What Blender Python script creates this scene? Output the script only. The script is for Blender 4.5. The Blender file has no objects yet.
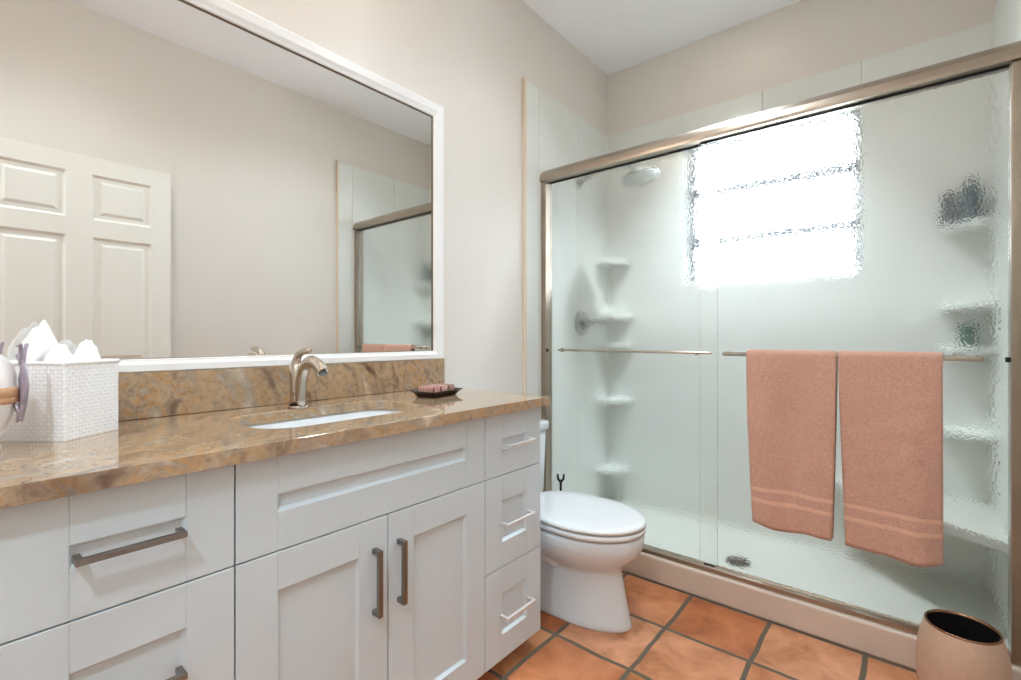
import bpy, bmesh, math, random
from mathutils import Vector, Matrix, noise

S = bpy.context.scene
COL = S.collection
random.seed(7)

# ------------------------------------------------------------------ camera, world, light, exposure
H = 1.10                      # eye height
XW, XR = -1.53, 0.285         # left (vanity) wall, right wall
YB, YN = 2.853, -1.30         # far wall (window), near wall (behind the camera)
ZC = 2.84                     # ceiling
cam_d = bpy.data.cameras.new('camera')
cam = bpy.data.objects.new('camera', cam_d)
COL.objects.link(cam)
cam.location = (0, 0, H)
cam.rotation_euler = (math.radians(90), 0, math.radians(39.74))
cam_d.sensor_width = 36.0
cam_d.lens = 477.4 / 1021 * 36.0
cam_d.shift_y = -(337.5 - 340) / 1021 * -1.0
cam_d.clip_start = 0.01
S.camera = cam

S.view_settings.view_transform = 'Standard'
S.view_settings.look = 'None'
S.view_settings.exposure = 0.70
S.view_settings.gamma = 1.0
S.view_settings.use_curve_mapping = False
S.cycles.use_denoising = True
S.cycles.max_bounces = 16
S.cycles.transmission_bounces = 12
S.cycles.transparent_max_bounces = 12
S.cycles.diffuse_bounces = 6
S.cycles.glossy_bounces = 6
S.cycles.sample_clamp_indirect = 6.0

w = bpy.data.worlds.new('sky')
S.world = w
w.use_nodes = True
w.node_tree.nodes['Background'].inputs[0].default_value = (0.85, 0.93, 1.0, 1)
w.node_tree.nodes['Background'].inputs[1].default_value = 7.5


def portal(name, loc, rot, sx, sy):
    l = bpy.data.lights.new(name, 'AREA')
    l.shape = 'RECTANGLE'
    l.size, l.size_y = sx, sy
    l.cycles.is_portal = True
    o = bpy.data.objects.new(name, l)
    o.location, o.rotation_euler = loc, rot
    COL.objects.link(o)


portal('window_daylight', (-0.60, YB + 0.21, 1.835), (math.radians(-90), 0, 0), 0.90, 0.86)

# x, y, watts, cone degrees, where
CEILING_LIGHTS = [(-0.62, 1.50, 48.0, 140, 'round recessed ceiling light above the toilet'),
                  (-0.45, 0.45, 22.0, 140, 'added round recessed fill light above the countertop'),  # added fill, no such fixture known
                  (-0.05, -0.75, 110.0, 150, 'added round recessed fill light behind the camera'),  # added front fill for cabinets, toilet and towels
                  (-0.72, 2.42, 150.0, 88, 'added round recessed fill light inside the shower')]  # added to brighten the shower interior
VANITY_GLOBE = 9.0           # emission of each globe of the light bar above the mirror

# ------------------------------------------------------------------ materials
MATS = {}


def nmat(name):
    m = bpy.data.materials.new(name)
    m.use_nodes = True
    nt = m.node_tree
    return m, nt, nt.nodes['Principled BSDF']


def srgb(r, g, b):
    f = lambda c: (c / 255 / 12.92) if c <= 10.3 else ((c / 255 + 0.055) / 1.055) ** 2.4
    return (f(r), f(g), f(b), 1)


def N(nt, typ, **kw):
    n = nt.nodes.new(typ)
    for k, v in kw.items():
        if k in n.inputs:
            n.inputs[k].default_value = v
        else:
            setattr(n, k, v)
    return n


def L(nt, a, b):
    nt.links.new(a, b)


def coords(nt, scale=(1, 1, 1), rot=(0, 0, 0), loc=(0, 0, 0)):
    tc = nt.nodes.new('ShaderNodeTexCoord')
    mp = nt.nodes.new('ShaderNodeMapping')
    mp.inputs['Scale'].default_value = scale
    mp.inputs['Rotation'].default_value = rot
    mp.inputs['Location'].default_value = loc
    L(nt, tc.outputs['Object'], mp.inputs['Vector'])
    return mp.outputs['Vector']


def ramp(nt, fac, stops):
    r = nt.nodes.new('ShaderNodeValToRGB')
    e = r.color_ramp.elements
    while len(e) < len(stops):
        e.new(0.5)
    for i, (p, c) in enumerate(stops):
        e[i].position = p
        e[i].color = c
    L(nt, fac, r.inputs['Fac'])
    return r.outputs['Color']


def bump(nt, bs, h, strength=0.3, dist=0.002):
    b = N(nt, 'ShaderNodeBump', Strength=strength, Distance=dist)
    L(nt, h, b.inputs['Height'])
    L(nt, b.outputs['Normal'], bs.inputs['Normal'])


def simple(name, col, rough=0.5, metal=0.0, vary=0.03, nscale=6.0, bscale=None, bstr=0.1, bdist=0.001, coat=0.0, spec=0.5):
    m, nt, bs = nmat(name)
    v = coords(nt)
    n = N(nt, 'ShaderNodeTexNoise', Scale=nscale, Detail=3.0)
    L(nt, v, n.inputs['Vector'])
    lo = tuple(max(0, c * (1 - vary)) for c in col[:3]) + (1,)
    hi = tuple(min(1, c * (1 + vary)) for c in col[:3]) + (1,)
    L(nt, ramp(nt, n.outputs['Fac'], [(0.3, lo), (0.7, hi)]), bs.inputs['Base Color'])
    bs.inputs['Roughness'].default_value = rough
    bs.inputs['Metallic'].default_value = metal
    bs.inputs['Coat Weight'].default_value = coat
    bs.inputs['Specular IOR Level'].default_value = spec
    if bscale:
        nb = N(nt, 'ShaderNodeTexNoise', Scale=bscale, Detail=2.0)
        L(nt, v, nb.inputs['Vector'])
        bump(nt, bs, nb.outputs['Fac'], bstr, bdist)
    MATS[name] = m
    return m


simple('paint_wall', srgb(226, 221, 214), 0.38, vary=0.012, nscale=2, bscale=120, bstr=0.08)
simple('paint_ceiling', srgb(250, 251, 254), 0.8, vary=0.01, nscale=2)
simple('paint_cabinet', srgb(204, 216, 222), 0.32, vary=0.008, nscale=3)
simple('cabinet_inside', srgb(190, 185, 175), 0.6, vary=0.03)
simple('toe_kick_paint', srgb(205, 205, 203), 0.5, vary=0.03)
simple('frame_paint', srgb(242, 242, 242), 0.3, vary=0.008)
simple('door_paint', srgb(233, 231, 224), 0.4, vary=0.01)
simple('ceramic', srgb(222, 231, 236), 0.08, vary=0.006, coat=0.3)
simple('seat_plastic', srgb(236, 241, 244), 0.15, vary=0.006)
simple('shower_panel', srgb(228, 231, 226), 0.42, vary=0.035, nscale=1.6)
simple('shower_base', srgb(202, 203, 194), 0.3, vary=0.03, nscale=3)
simple('curb_stone', srgb(214, 196, 180), 0.28, vary=0.03, nscale=5)
simple('beige_trim', srgb(226, 212, 190), 0.35, vary=0.02)
simple('nickel', srgb(196, 184, 170), 0.25, metal=1.0, vary=0.04, nscale=14)
simple('nickel_frame', srgb(172, 158, 143), 0.3, metal=1.0, vary=0.05, nscale=9)
simple('pull_metal', srgb(142, 138, 134), 0.32, metal=1.0, vary=0.05, nscale=20)
simple('bright_metal', srgb(222, 222, 222), 0.42, metal=0.65, vary=0.03, nscale=20)
simple('gap_shade', srgb(40, 40, 42), 0.6, vary=0.05)
simple('black_rubber', srgb(26, 27, 28), 0.55, vary=0.1)
simple('shower_metal', srgb(178, 180, 178), 0.35, metal=1.0, vary=0.05)
simple('window_frame', srgb(112, 116, 122), 0.45, vary=0.03)
simple('bronze_line', srgb(120, 104, 84), 0.35, metal=0.7, vary=0.05)
simple('tissue', srgb(252, 252, 251), 0.9, vary=0.01, bscale=60, bstr=0.25)
simple('basket_white', srgb(248, 250, 252), 0.7, vary=0.02, nscale=60)
simple('pot_glaze', srgb(238, 234, 234), 0.25, vary=0.02)
simple('pot_band', srgb(205, 160, 122), 0.5, vary=0.12, nscale=30)
simple('pewter_lilac', srgb(178, 168, 184), 0.3, metal=0.6, vary=0.18, nscale=60)
simple('tray_brown', srgb(52, 32, 28), 0.3, vary=0.2, nscale=20)
simple('can_copper', srgb(206, 176, 152), 0.45, metal=0.2, vary=0.05, nscale=60, bscale=260, bstr=0.15, bdist=0.0006)
simple('can_rim', srgb(150, 112, 88), 0.22, metal=0.9, vary=0.06)
simple('can_inside', srgb(22, 18, 17), 0.7, vary=0.1)
simple('bottle_teal', srgb(84, 104, 112), 0.3, vary=0.1)
simple('bottle_dark', srgb(88, 94, 98), 0.3, vary=0.1)
simple('bottle_green', srgb(92, 120, 108), 0.3, vary=0.1)
simple('cap_white', srgb(220, 222, 222), 0.4, vary=0.02)
simple('drain_metal', srgb(110, 108, 104), 0.3, metal=1.0, vary=0.1)

# mirror
m, nt, bs = nmat('mirror_glass')
bs.inputs['Base Color'].default_value = (0.90, 0.905, 0.89, 1)
bs.inputs['Metallic'].default_value = 1
bs.inputs['Roughness'].default_value = 0.0004
MATS['mirror_glass'] = m

# clear window pane
m, nt, bs = nmat('window_pane')
out = nt.nodes['Material Output']
tr = N(nt, 'ShaderNodeBsdfTransparent', Color=(0.96, 0.98, 0.98, 1))
gl = N(nt, 'ShaderNodeBsdfGlossy', Roughness=0.02)
fr = N(nt, 'ShaderNodeFresnel', IOR=1.45)
mx = nt.nodes.new('ShaderNodeMixShader')
L(nt, fr.outputs[0], mx.inputs[0]); L(nt, tr.outputs[0], mx.inputs[1]); L(nt, gl.outputs[0], mx.inputs[2])
L(nt, mx.outputs[0], out.inputs['Surface'])
MATS['window_pane'] = m

# pebbled shower glass
m, nt, bs = nmat('pebbled_glass')
bs.inputs['Base Color'].default_value = (0.985, 0.995, 0.988, 1)
bs.inputs['Transmission Weight'].default_value = 1.0
bs.inputs['Roughness'].default_value = 0.105
bs.inputs['IOR'].default_value = 1.45
v = coords(nt)
n1 = N(nt, 'ShaderNodeTexNoise', Scale=150.0, Detail=0.0)
L(nt, v, n1.inputs['Vector'])
bump(nt, bs, n1.outputs['Fac'], 1.0, 0.0005)
MATS['pebbled_glass'] = m

# granite: streaks running aslant, grey-brown with rust and gold
m, nt, bs = nmat('granite')
v0 = coords(nt, rot=(math.radians(38), math.radians(20), math.radians(-32)))
st = N(nt, 'ShaderNodeMapping'); st.inputs['Scale'].default_value = (3.2, 1.0, 2.6)
L(nt, v0, st.inputs['Vector']); v = st.outputs['Vector']
n1 = N(nt, 'ShaderNodeTexNoise', Scale=2.4, Detail=7.0, Roughness=0.54, Distortion=1.6); L(nt, v, n1.inputs['Vector'])
c1 = ramp(nt, n1.outputs['Fac'], [(0.33, srgb(88, 66, 52)), (0.41, srgb(150, 126, 102)), (0.47, srgb(182, 160, 132)), (0.53, srgb(178, 146, 108)),
                                  (0.60, srgb(162, 148, 132)), (0.72, srgb(212, 194, 166))])
n2 = N(nt, 'ShaderNodeTexNoise', Scale=4.0, Detail=7.0, Roughness=0.58, Distortion=2.2); L(nt, v, n2.inputs['Vector'])
c2 = ramp(nt, n2.outputs['Fac'], [(0.30, srgb(84, 58, 44)), (0.42, srgb(150, 128, 108)), (0.50, srgb(178, 156, 128)), (0.55, srgb(184, 140, 90)), (0.62, srgb(160, 146, 130)), (0.75, srgb(216, 198, 172))])
sel = N(nt, 'ShaderNodeTexNoise', Scale=1.3, Detail=2.0); L(nt, v, sel.inputs['Vector'])
selr = N(nt, 'ShaderNodeMapRange'); selr.inputs[1].default_value = 0.38; selr.inputs[2].default_value = 0.62
L(nt, sel.outputs['Fac'], selr.inputs[0])
mixc = N(nt, 'ShaderNodeMix', data_type='RGBA')
L(nt, selr.outputs[0], mixc.inputs[0]); L(nt, c1, mixc.inputs[6]); L(nt, c2, mixc.inputs[7])
n3 = N(nt, 'ShaderNodeTexNoise', Scale=60.0, Detail=4.0, Roughness=0.7); L(nt, v0, n3.inputs['Vector'])
c3 = ramp(nt, n3.outputs['Fac'], [(0.30, (0.55, 0.52, 0.5, 1)), (0.5, (0.97, 0.97, 0.97, 1)), (0.7, (1.1, 1.1, 1.08, 1))])
mul = N(nt, 'ShaderNodeMix', data_type='RGBA', blend_type='MULTIPLY'); mul.inputs[0].default_value = 0.7
L(nt, mixc.outputs[2], mul.inputs[6]); L(nt, c3, mul.inputs[7])
L(nt, mul.outputs[2], bs.inputs['Base Color'])
bs.inputs['Roughness'].default_value = 0.10
bs.inputs['Coat Weight'].default_value = 0.4
bs.inputs['Coat Roughness'].default_value = 0.04
MATS['granite'] = m

# terracotta floor with dark grout, x pitch 0.297, y pitch 0.2975
m, nt, bs = nmat('terracotta')
v = coords(nt)
wob = N(nt, 'ShaderNodeTexNoise', Scale=5.0, Detail=3.0)
L(nt, v, wob.inputs['Vector'])
wsub = N(nt, 'ShaderNodeVectorMath', operation='SUBTRACT')
L(nt, wob.outputs['Color'], wsub.inputs[0]); wsub.inputs[1].default_value = (0.5, 0.5, 0.5)
wsc = N(nt, 'ShaderNodeVectorMath', operation='SCALE'); wsc.inputs['Scale'].default_value = 0.018
L(nt, wsub.outputs[0], wsc.inputs[0])
wad = N(nt, 'ShaderNodeVectorMath', operation='ADD')
L(nt, v, wad.inputs[0]); L(nt, wsc.outputs[0], wad.inputs[1])
sep = nt.nodes.new('ShaderNodeSeparateXYZ'); L(nt, wad.outputs[0], sep.inputs[0])


def mth(op, a, b=None):
    n = N(nt, 'ShaderNodeMath', operation=op)
    for i, q in enumerate((a, b)):
        if q is None:
            continue
        if isinstance(q, (int, float)):
            n.inputs[i].default_value = q
        else:
            L(nt, q, n.inputs[i])
    return n.outputs[0]


def cell(s, o, p):
    u = mth('DIVIDE', mth('SUBTRACT', s, o), p)
    fr_ = mth('FRACT', u)
    d = mth('MULTIPLY', mth('MINIMUM', fr_, mth('SUBTRACT', 1.0, fr_)), p)
    return mth('FLOOR', u), d


ix, dx = cell(sep.outputs[0], -0.112 - 0.297 * 9, 0.297)
iy, dy = cell(sep.outputs[1], 1.466 - 0.2975 * 9, 0.2975)
dmin = mth('MINIMUM', dx, dy)
mr = N(nt, 'ShaderNodeMapRange', interpolation_type='SMOOTHSTEP')
mr.inputs[1].default_value = 0.006; mr.inputs[2].default_value = 0.0095
L(nt, dmin, mr.inputs[0])
cmb = nt.nodes.new('ShaderNodeCombineXYZ'); L(nt, ix, cmb.inputs[0]); L(nt, iy, cmb.inputs[1])
wn = N(nt, 'ShaderNodeTexWhiteNoise', noise_dimensions='3D'); L(nt, cmb.outputs[0], wn.inputs['Vector'])
tint = ramp(nt, wn.outputs['Value'], [(0.0, srgb(184, 106, 60)), (0.3, srgb(206, 138, 96)), (0.6, srgb(212, 150, 112)), (0.8, srgb(198, 132, 76)), (1.0, srgb(180, 112, 54))])
mot = N(nt, 'ShaderNodeTexNoise', Scale=7.0, Detail=6.0, Roughness=0.62, Distortion=0.6)
L(nt, v, mot.inputs['Vector'])
mc = ramp(nt, mot.outputs['Fac'], [(0.30, (0.52, 0.42, 0.30, 1)), (0.42, (0.82, 0.74, 0.62, 1)), (0.52, (0.98, 0.98, 0.98, 1)), (0.68, (1.18, 1.24, 1.36, 1))])
mm = N(nt, 'ShaderNodeMix', data_type='RGBA', blend_type='MULTIPLY'); mm.inputs[0].default_value = 0.95
L(nt, tint, mm.inputs[6]); L(nt, mc, mm.inputs[7])
gm = N(nt, 'ShaderNodeMix', data_type='RGBA')
L(nt, mr.outputs[0], gm.inputs[0]); gm.inputs[6].default_value = srgb(104, 94, 80)
L(nt, mm.outputs[2], gm.inputs[7])
L(nt, gm.outputs[2], bs.inputs['Base Color'])
rr = N(nt, 'ShaderNodeMapRange'); rr.inputs[3].default_value = 0.75; rr.inputs[4].default_value = 0.33
L(nt, mr.outputs[0], rr.inputs[0]); L(nt, rr.outputs[0], bs.inputs['Roughness'])
hb = mth('ADD', mth('MULTIPLY', mr.outputs[0], 1.0), mth('MULTIPLY', mot.outputs['Fac'], 0.25))
bump(nt, bs, hb, 0.6, 0.003)
MATS['terracotta'] = m

# terry towel
m, nt, bs = nmat('terry')
v = coords(nt)
n1 = N(nt, 'ShaderNodeTexNoise', Scale=420.0, Detail=2.0); L(nt, v, n1.inputs['Vector'])
n2 = N(nt, 'ShaderNodeTexNoise', Scale=160.0, Detail=4.0); L(nt, v, n2.inputs['Vector'])
ad = N(nt, 'ShaderNodeMath', operation='ADD'); L(nt, n1.outputs['Fac'], ad.inputs[0]); L(nt, n2.outputs['Fac'], ad.inputs[1])
hf = N(nt, 'ShaderNodeMath', operation='MULTIPLY'); hf.inputs[1].default_value = 0.5; L(nt, ad.outputs[0], hf.inputs[0])
L(nt, ramp(nt, hf.outputs[0], [(0.30, srgb(186, 140, 120)), (0.68, srgb(216, 172, 152))]), bs.inputs['Base Color'])
bs.inputs['Roughness'].default_value = 0.95
bs.inputs['Sheen Weight'].default_value = 0.35
bump(nt, bs, n1.outputs['Fac'], 0.7, 0.002)
MATS['terry'] = m
simple('terry_band', srgb(222, 178, 154), 0.8, vary=0.04, nscale=40, bscale=300, bstr=0.2)

# plaid wrapping of the soaps
for nm, ca, cb in (('plaid_pink', srgb(214, 168, 158), srgb(126, 62, 66)), ('plaid_brown', srgb(190, 150, 132), srgb(96, 58, 52)), ('plaid_rose', srgb(222, 188, 176), srgb(150, 84, 84))):
    m, nt, bs = nmat(nm)
    v = coords(nt)
    a = N(nt, 'ShaderNodeTexWave', Scale=38.0, bands_direction='X'); L(nt, v, a.inputs['Vector'])
    b = N(nt, 'ShaderNodeTexWave', Scale=42.0, bands_direction='Y'); L(nt, v, b.inputs['Vector'])
    mxx = N(nt, 'ShaderNodeMath', operation='MULTIPLY'); L(nt, a.outputs['Fac'], mxx.inputs[0]); L(nt, b.outputs['Fac'], mxx.inputs[1])
    L(nt, ramp(nt, mxx.outputs[0], [(0.05, cb), (0.35, ca)]), bs.inputs['Base Color'])
    bs.inputs['Roughness'].default_value = 0.45
    MATS[nm] = m

# lamp diffuser
m, nt, bs = nmat('globe_glow')
bs.inputs['Base Color'].default_value = (1, 0.95, 0.88, 1)
bs.inputs['Emission Color'].default_value = (1, 0.90, 0.80, 1)
bs.inputs['Emission Strength'].default_value = VANITY_GLOBE
MATS['globe_glow'] = m
m, nt, bs = nmat('lamp_diffuser')
bs.inputs['Base Color'].default_value = (1, 0.95, 0.88, 1)
bs.inputs['Emission Color'].default_value = (1, 0.86, 0.7, 1)
bs.inputs['Emission Strength'].default_value = 6
MATS['lamp_diffuser'] = m


# ------------------------------------------------------------------ mesh helpers
def box(bm, lo, hi, bev=0.0, seg=2):
    x0, y0, z0 = lo; x1, y1, z1 = hi
    vs = [bm.verts.new(p) for p in ((x0, y0, z0), (x1, y0, z0), (x1, y1, z0), (x0, y1, z0),
                                    (x0, y0, z1), (x1, y0, z1), (x1, y1, z1), (x0, y1, z1))]
    fs = [bm.faces.new([vs[i] for i in q]) for q in ((3, 2, 1, 0), (4, 5, 6, 7), (0, 1, 5, 4), (1, 2, 6, 5), (2, 3, 7, 6), (3, 0, 4, 7))]
    if bev > 0:
        es = set(e for f in fs for e in f.edges)
        bmesh.ops.bevel(bm, geom=list(es), offset=bev, segments=seg, affect='EDGES', profile=0.5)
    return bm


def loft(bm, loops, cap0=True, cap1=True, smooth=True):
    rings = [[bm.verts.new(p) for p in lp] for lp in loops]
    n = len(rings[0])
    for a, b in zip(rings, rings[1:]):
        for i in range(n):
            j = (i + 1) % n
            f = bm.faces.new((a[i], a[j], b[j], b[i])); f.smooth = smooth
    if cap0:
        bm.faces.new(list(reversed(rings[0]))).smooth = False
    if cap1:
        bm.faces.new(rings[-1]).smooth = False
    return rings


def lathe(bm, prof, c=(0, 0, 0), n=40, cap0=False, cap1=False):
    loops = [[(c[0] + r * math.cos(2 * math.pi * k / n), c[1] + r * math.sin(2 * math.pi * k / n), c[2] + z) for k in range(n)] for r, z in prof]
    return loft(bm, loops, cap0, cap1)


def tube(bm, pts, rad, n=14, squash=None, caps=True):
    """round tube along points; rad a number or a list; squash scales the across-direction list"""
    pts = [Vector(p) for p in pts]
    loops = []
    up = Vector((0, 0, 1))
    prev = None
    for i, p in enumerate(pts):
        t = (pts[min(i + 1, len(pts) - 1)] - pts[max(i - 1, 0)]).normalized()
        if prev is None:
            ref = up if abs(t.z) < 0.9 else Vector((0, 1, 0))
            a = t.cross(ref).normalized()
        else:
            a = (prev - t * prev.dot(t)).normalized()
        prev = a
        b = t.cross(a).normalized()
        r = rad[i] if isinstance(rad, (list, tuple)) else rad
        ra, rb = (r, r) if squash is None else (r * squash[0], r * squash[1])
        loops.append([p + a * ra * math.cos(2 * math.pi * k / n) + b * rb * math.sin(2 * math.pi * k / n) for k in range(n)])
    loft(bm, loops, caps, caps)
    return bm


def bez(p0, p1, p2, p3, n=10):
    p0, p1, p2, p3 = map(Vector, (p0, p1, p2, p3))
    return [p0 * (1 - t) ** 3 + p1 * 3 * t * (1 - t) ** 2 + p2 * 3 * t * t * (1 - t) + p3 * t ** 3 for t in [i / n for i in range(n + 1)]]


def rrect(cx, cy, hx, hy, r, z, n=8):
    pts = []
    for (sx, sy, a0) in ((1, 1, 0), (-1, 1, 90), (-1, -1, 180), (1, -1, 270)):
        for k in range(n + 1):
            a = math.radians(a0 + 90 * k / n)
            pts.append((cx + sx * (hx - r) + r * math.cos(a), cy + sy * (hy - r) + r * math.sin(a), z))
    return pts


def obj(name, bm, mat, parent=None, loc=None):
    bmesh.ops.recalc_face_normals(bm, faces=bm.faces)
    me = bpy.data.meshes.new(name)
    bm.to_mesh(me); bm.free()
    mats = mat if isinstance(mat, (list, tuple)) else [mat]
    for q in mats:
        me.materials.append(MATS[q])
    o = bpy.data.objects.new(name, me)
    COL.objects.link(o)
    if parent:
        o.parent = parent
    if loc:
        o.location = loc
    return o


def tag(o, label, cat, group=None):
    o['label'] = label; o['category'] = cat
    if group:
        o['group'] = group
    return o


def thing(name, label, cat, loc=(0, 0, 0), rz=0.0, group=None):
    o = bpy.data.objects.new(name, None)
    o.empty_display_size = 0.05
    COL.objects.link(o)
    o.location = loc; o.rotation_euler = (0, 0, rz)
    return tag(o, label, cat, group)


def struct(o, label=None, cat=None):
    o['kind'] = 'structure'
    if label:
        o['label'] = label
        o['category'] = cat
    return o


def dup(root, loc, label, rz=None):
    r = root.copy(); COL.objects.link(r); r.location = loc; r['label'] = label
    if rz is not None:
        r.rotation_euler = (0, 0, rz)
    for ch in list(root.children):
        c = ch.copy(); COL.objects.link(c); c.parent = r
        for g in list(ch.children):
            d = g.copy(); COL.objects.link(d); d.parent = c
    return r


B = bmesh.new

# ------------------------------------------------------------------ the room
T = 0.16
b = B(); box(b, (XW - T, YN - T, -0.08), (XR + T, YB + 0.22, 0))
struct(obj('floor', b, 'terracotta'), 'square terracotta floor tiles with dark grout', 'floor')
b = B(); box(b, (XW - T, YN - T, ZC), (XR + T, YB + 0.22, ZC + 0.1))
struct(obj('ceiling', b, 'paint_ceiling'), 'plain white ceiling', 'ceiling')
b = B(); box(b, (XW - T, YN - T, 0), (XW, YB + 0.22, ZC))
wl = struct(obj('wall_left', b, 'paint_wall'), 'pale wall behind the vanity and mirror', 'wall')
b = B(); box(b, (XR, YN - T, 0), (XR + T, YB + 0.22, ZC))
wr = struct(obj('wall_right', b, 'paint_wall'), 'pale wall across from the mirror', 'wall')
# far wall with the window hole
WX0, WX1, WZ0, WZ1 = -1.03, -0.17, 1.415, 2.25


def holed(b, y0, y1, x0, x1, z0, z1):
    box(b, (x0, y0, z0), (WX0, y1, z1)); box(b, (WX1, y0, z0), (x1, y1, z1))
    box(b, (WX0, y0, z0), (WX1, y1, WZ0)); box(b, (WX0, y0, WZ1), (WX1, y1, z1))


b = B(); holed(b, YB, YB + 0.22, XW, XR, 0, ZC)
wf = struct(obj('wall_far', b, 'paint_wall'), 'far wall with the shower window', 'wall')
b = B(); box(b, (XW, YN - T, 0), (XR, YN, ZC))
struct(obj('wall_near', b, 'paint_wall'), 'plain wall at the near end of the room', 'wall')

# shower surround panels (parts of the walls)
TZ, TY, TH = 2.43, 1.95, 0.012
b = B()
for (y0, y1) in ((TY, 2.065), (2.067, 2.46), (2.462, YB)):
    box(b, (XW, y0, 0.0 if y0 > 2 else 0.0), (XW + TH, y1, TZ), 0.0012, 1)
obj('shower_panel', b, 'shower_panel', wl)
b = B()
for (y0, y1) in ((TY, 2.065), (2.067, 2.46), (2.462, YB)):
    box(b, (XR - TH, y0, 0), (XR, y1, TZ), 0.0012, 1)
obj('shower_panel', b, 'shower_panel', wr)
b = B()
px0, px1 = XW + TH, XR - TH
y0, y1 = YB - TH, YB
box(b, (px0, y0, 0), (-1.031, y1, TZ), 0.0012, 1)
box(b, (WX1 + 0.001, y0, 0), (px1, y1, TZ), 0.0012, 1)
box(b, (-1.03, y0, 0), (-0.601, y1, WZ0), 0.0012, 1); box(b, (-0.599, y0, 0), (WX1, y1, WZ0), 0.0012, 1)
box(b, (-1.03, y0, WZ1), (-0.601, y1, TZ), 0.0012, 1); box(b, (-0.599, y0, WZ1), (WX1, y1, TZ), 0.0012, 1)
# window reveal lining
box(b, (WX0, YB, WZ0), (WX0 + 0.008, YB + 0.10, WZ1)); box(b, (WX1 - 0.008, YB, WZ0), (WX1, YB + 0.10, WZ1))
box(b, (WX0, YB, WZ0), (WX1, YB + 0.10, WZ0 + 0.008)); box(b, (WX0, YB, WZ1 - 0.008), (WX1, YB + 0.10, WZ1))
obj('shower_panel', b, 'shower_panel', wf)
# edge trims of the surround
for nm, x0, x1 in (('trim_1', XW, XW + 0.02), ('trim_2', XR - 0.02, XR)):
    b = B(); box(b, (x0, TY - 0.014, 0), (x1, TY, TZ + 0.012), 0.004)
    struct(obj(nm, b, 'beige_trim'), 'slim beige upright edging of the shower surround ' + ('by the vanity wall' if nm == 'trim_1' else 'on the wall seen in the mirror'), 'trim')

# window: frame and three awning panes
wn_ = struct(thing('window_1', 'bright three-pane awning window in the shower wall', 'window', (0, 0, 0)))
b = B()
fy0, fy1 = YB + 0.10, YB + 0.15
fx0, fx1, fz0, fz1 = WX0 + 0.001, WX1 - 0.001, WZ0 + 0.001, WZ1 - 0.001
fw = 0.042
box(b, (fx0, fy0, fz0), (fx0 + fw, fy1, fz1), 0.003); box(b, (fx1 - fw, fy0, fz0), (fx1, fy1, fz1), 0.003)
box(b, (fx0 + fw, fy0, fz0), (fx1 - fw, fy1, fz0 + 0.02), 0.003); box(b, (fx0 + fw, fy0, fz1 - 0.02), (fx1 - fw, fy1, fz1), 0.003)
BZ = (1.675, 1.965)
for z in BZ:
    box(b, (fx0 + fw, fy0 - 0.008, z - 0.026), (fx1 - fw, fy1, z + 0.026), 0.003)
obj('window_frame', b, 'window_frame', wn_)
zs = [fz0 + 0.02, BZ[0] - 0.026, BZ[0] + 0.026, BZ[1] - 0.026, BZ[1] + 0.026, fz1 - 0.02]
for k in range(3):
    b = B(); box(b, (fx0 + fw, fy0 + 0.02, zs[2 * k]), (fx1 - fw, fy0 + 0.026, zs[2 * k + 1]))
    obj('pane', b, 'window_pane', wn_)

# six-panel door standing open against the right wall
dr = struct(thing('door_1', 'pale six-panel door reflected in the mirror', 'door', (0, 0, 0)))
b = B()
dx1, dx0 = 0.235, 0.203
dy0, dy1, dz0, dz1 = 0.06, 0.858, 0.012, 2.035
cols = [(0.16, 0.416), (0.516, 0.768)]
rows = [(0.24, 0.80), (0.96, 1.62), (1.71, 1.945)]
ys = [dy0] + [q for c in cols for q in c] + [dy1]
zs_ = [dz0] + [q for r in rows for q in r] + [dz1]
box(b, (dx0 + 0.012, dy0, dz0), (dx1, dy1, dz1))
for i in range(5):
    for j in range(7):
        if i % 2 == 1 and j % 2 == 1:
            ya, yb, za, zb = ys[i], ys[i + 1], zs_[j], zs_[j + 1]
            # moulded raised field
            def ring(ins, x):
                return [(x, ya + ins, za + ins), (x, yb - ins, za + ins), (x, yb - ins, zb - ins), (x, ya + ins, zb - ins)]
            loft(b, [ring(0, dx0), ring(0.012, dx0 + 0.011), ring(0.03, dx0 + 0.011), ring(0.045, dx0 + 0.003)], False, True, False)
        else:
            box(b, (dx0, ys[i], zs_[j]), (dx0 + 0.0121, ys[i + 1], zs_[j + 1]))
obj('door_leaf', b, 'door_paint', dr)
b = B()
tube(b, [(dx0, 0.805, 0.95), (dx0 - 0.03, 0.805, 0.95), (dx0 - 0.035, 0.805, 0.95), (dx0 - 0.05, 0.805, 0.95), (dx0 - 0.058, 0.805, 0.95)], [0.011, 0.011, 0.024, 0.026, 0.014])
obj('door_knob', b, 'nickel', dr)

# recessed ceiling lights; all but the toilet one are added fill
lamp0 = None
for i, (x, y, e, cone, lab) in enumerate(CEILING_LIGHTS):
    if lamp0 is None:
        lamp0 = thing('recessed_ceiling_light', lab, 'light', (x, y, ZC), 0, 'recessed ceiling lights')
        b = B(); lathe(b, [(0.105, 0), (0.105, -0.006), (0.085, -0.008), (0.082, 0.0)], n=36)
        obj('trim_ring', b, 'frame_paint', lamp0)
        b = B(); lathe(b, [(0.083, -0.002), (0.001, -0.002)], n=36)
        obj('diffuser', b, 'lamp_diffuser', lamp0)
    else:
        dup(lamp0, (x, y, ZC), lab)
    ld = bpy.data.lights.new('lamp', 'SPOT')
    ld.energy = e; ld.spot_size = math.radians(cone); ld.spot_blend = 1.0; ld.shadow_soft_size = 0.08
    ld.color = (0.84, 0.96, 1.05)
    lo = bpy.data.objects.new('lamp', ld); COL.objects.link(lo)
    lo.location = (x, y, ZC - 0.015)

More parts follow.
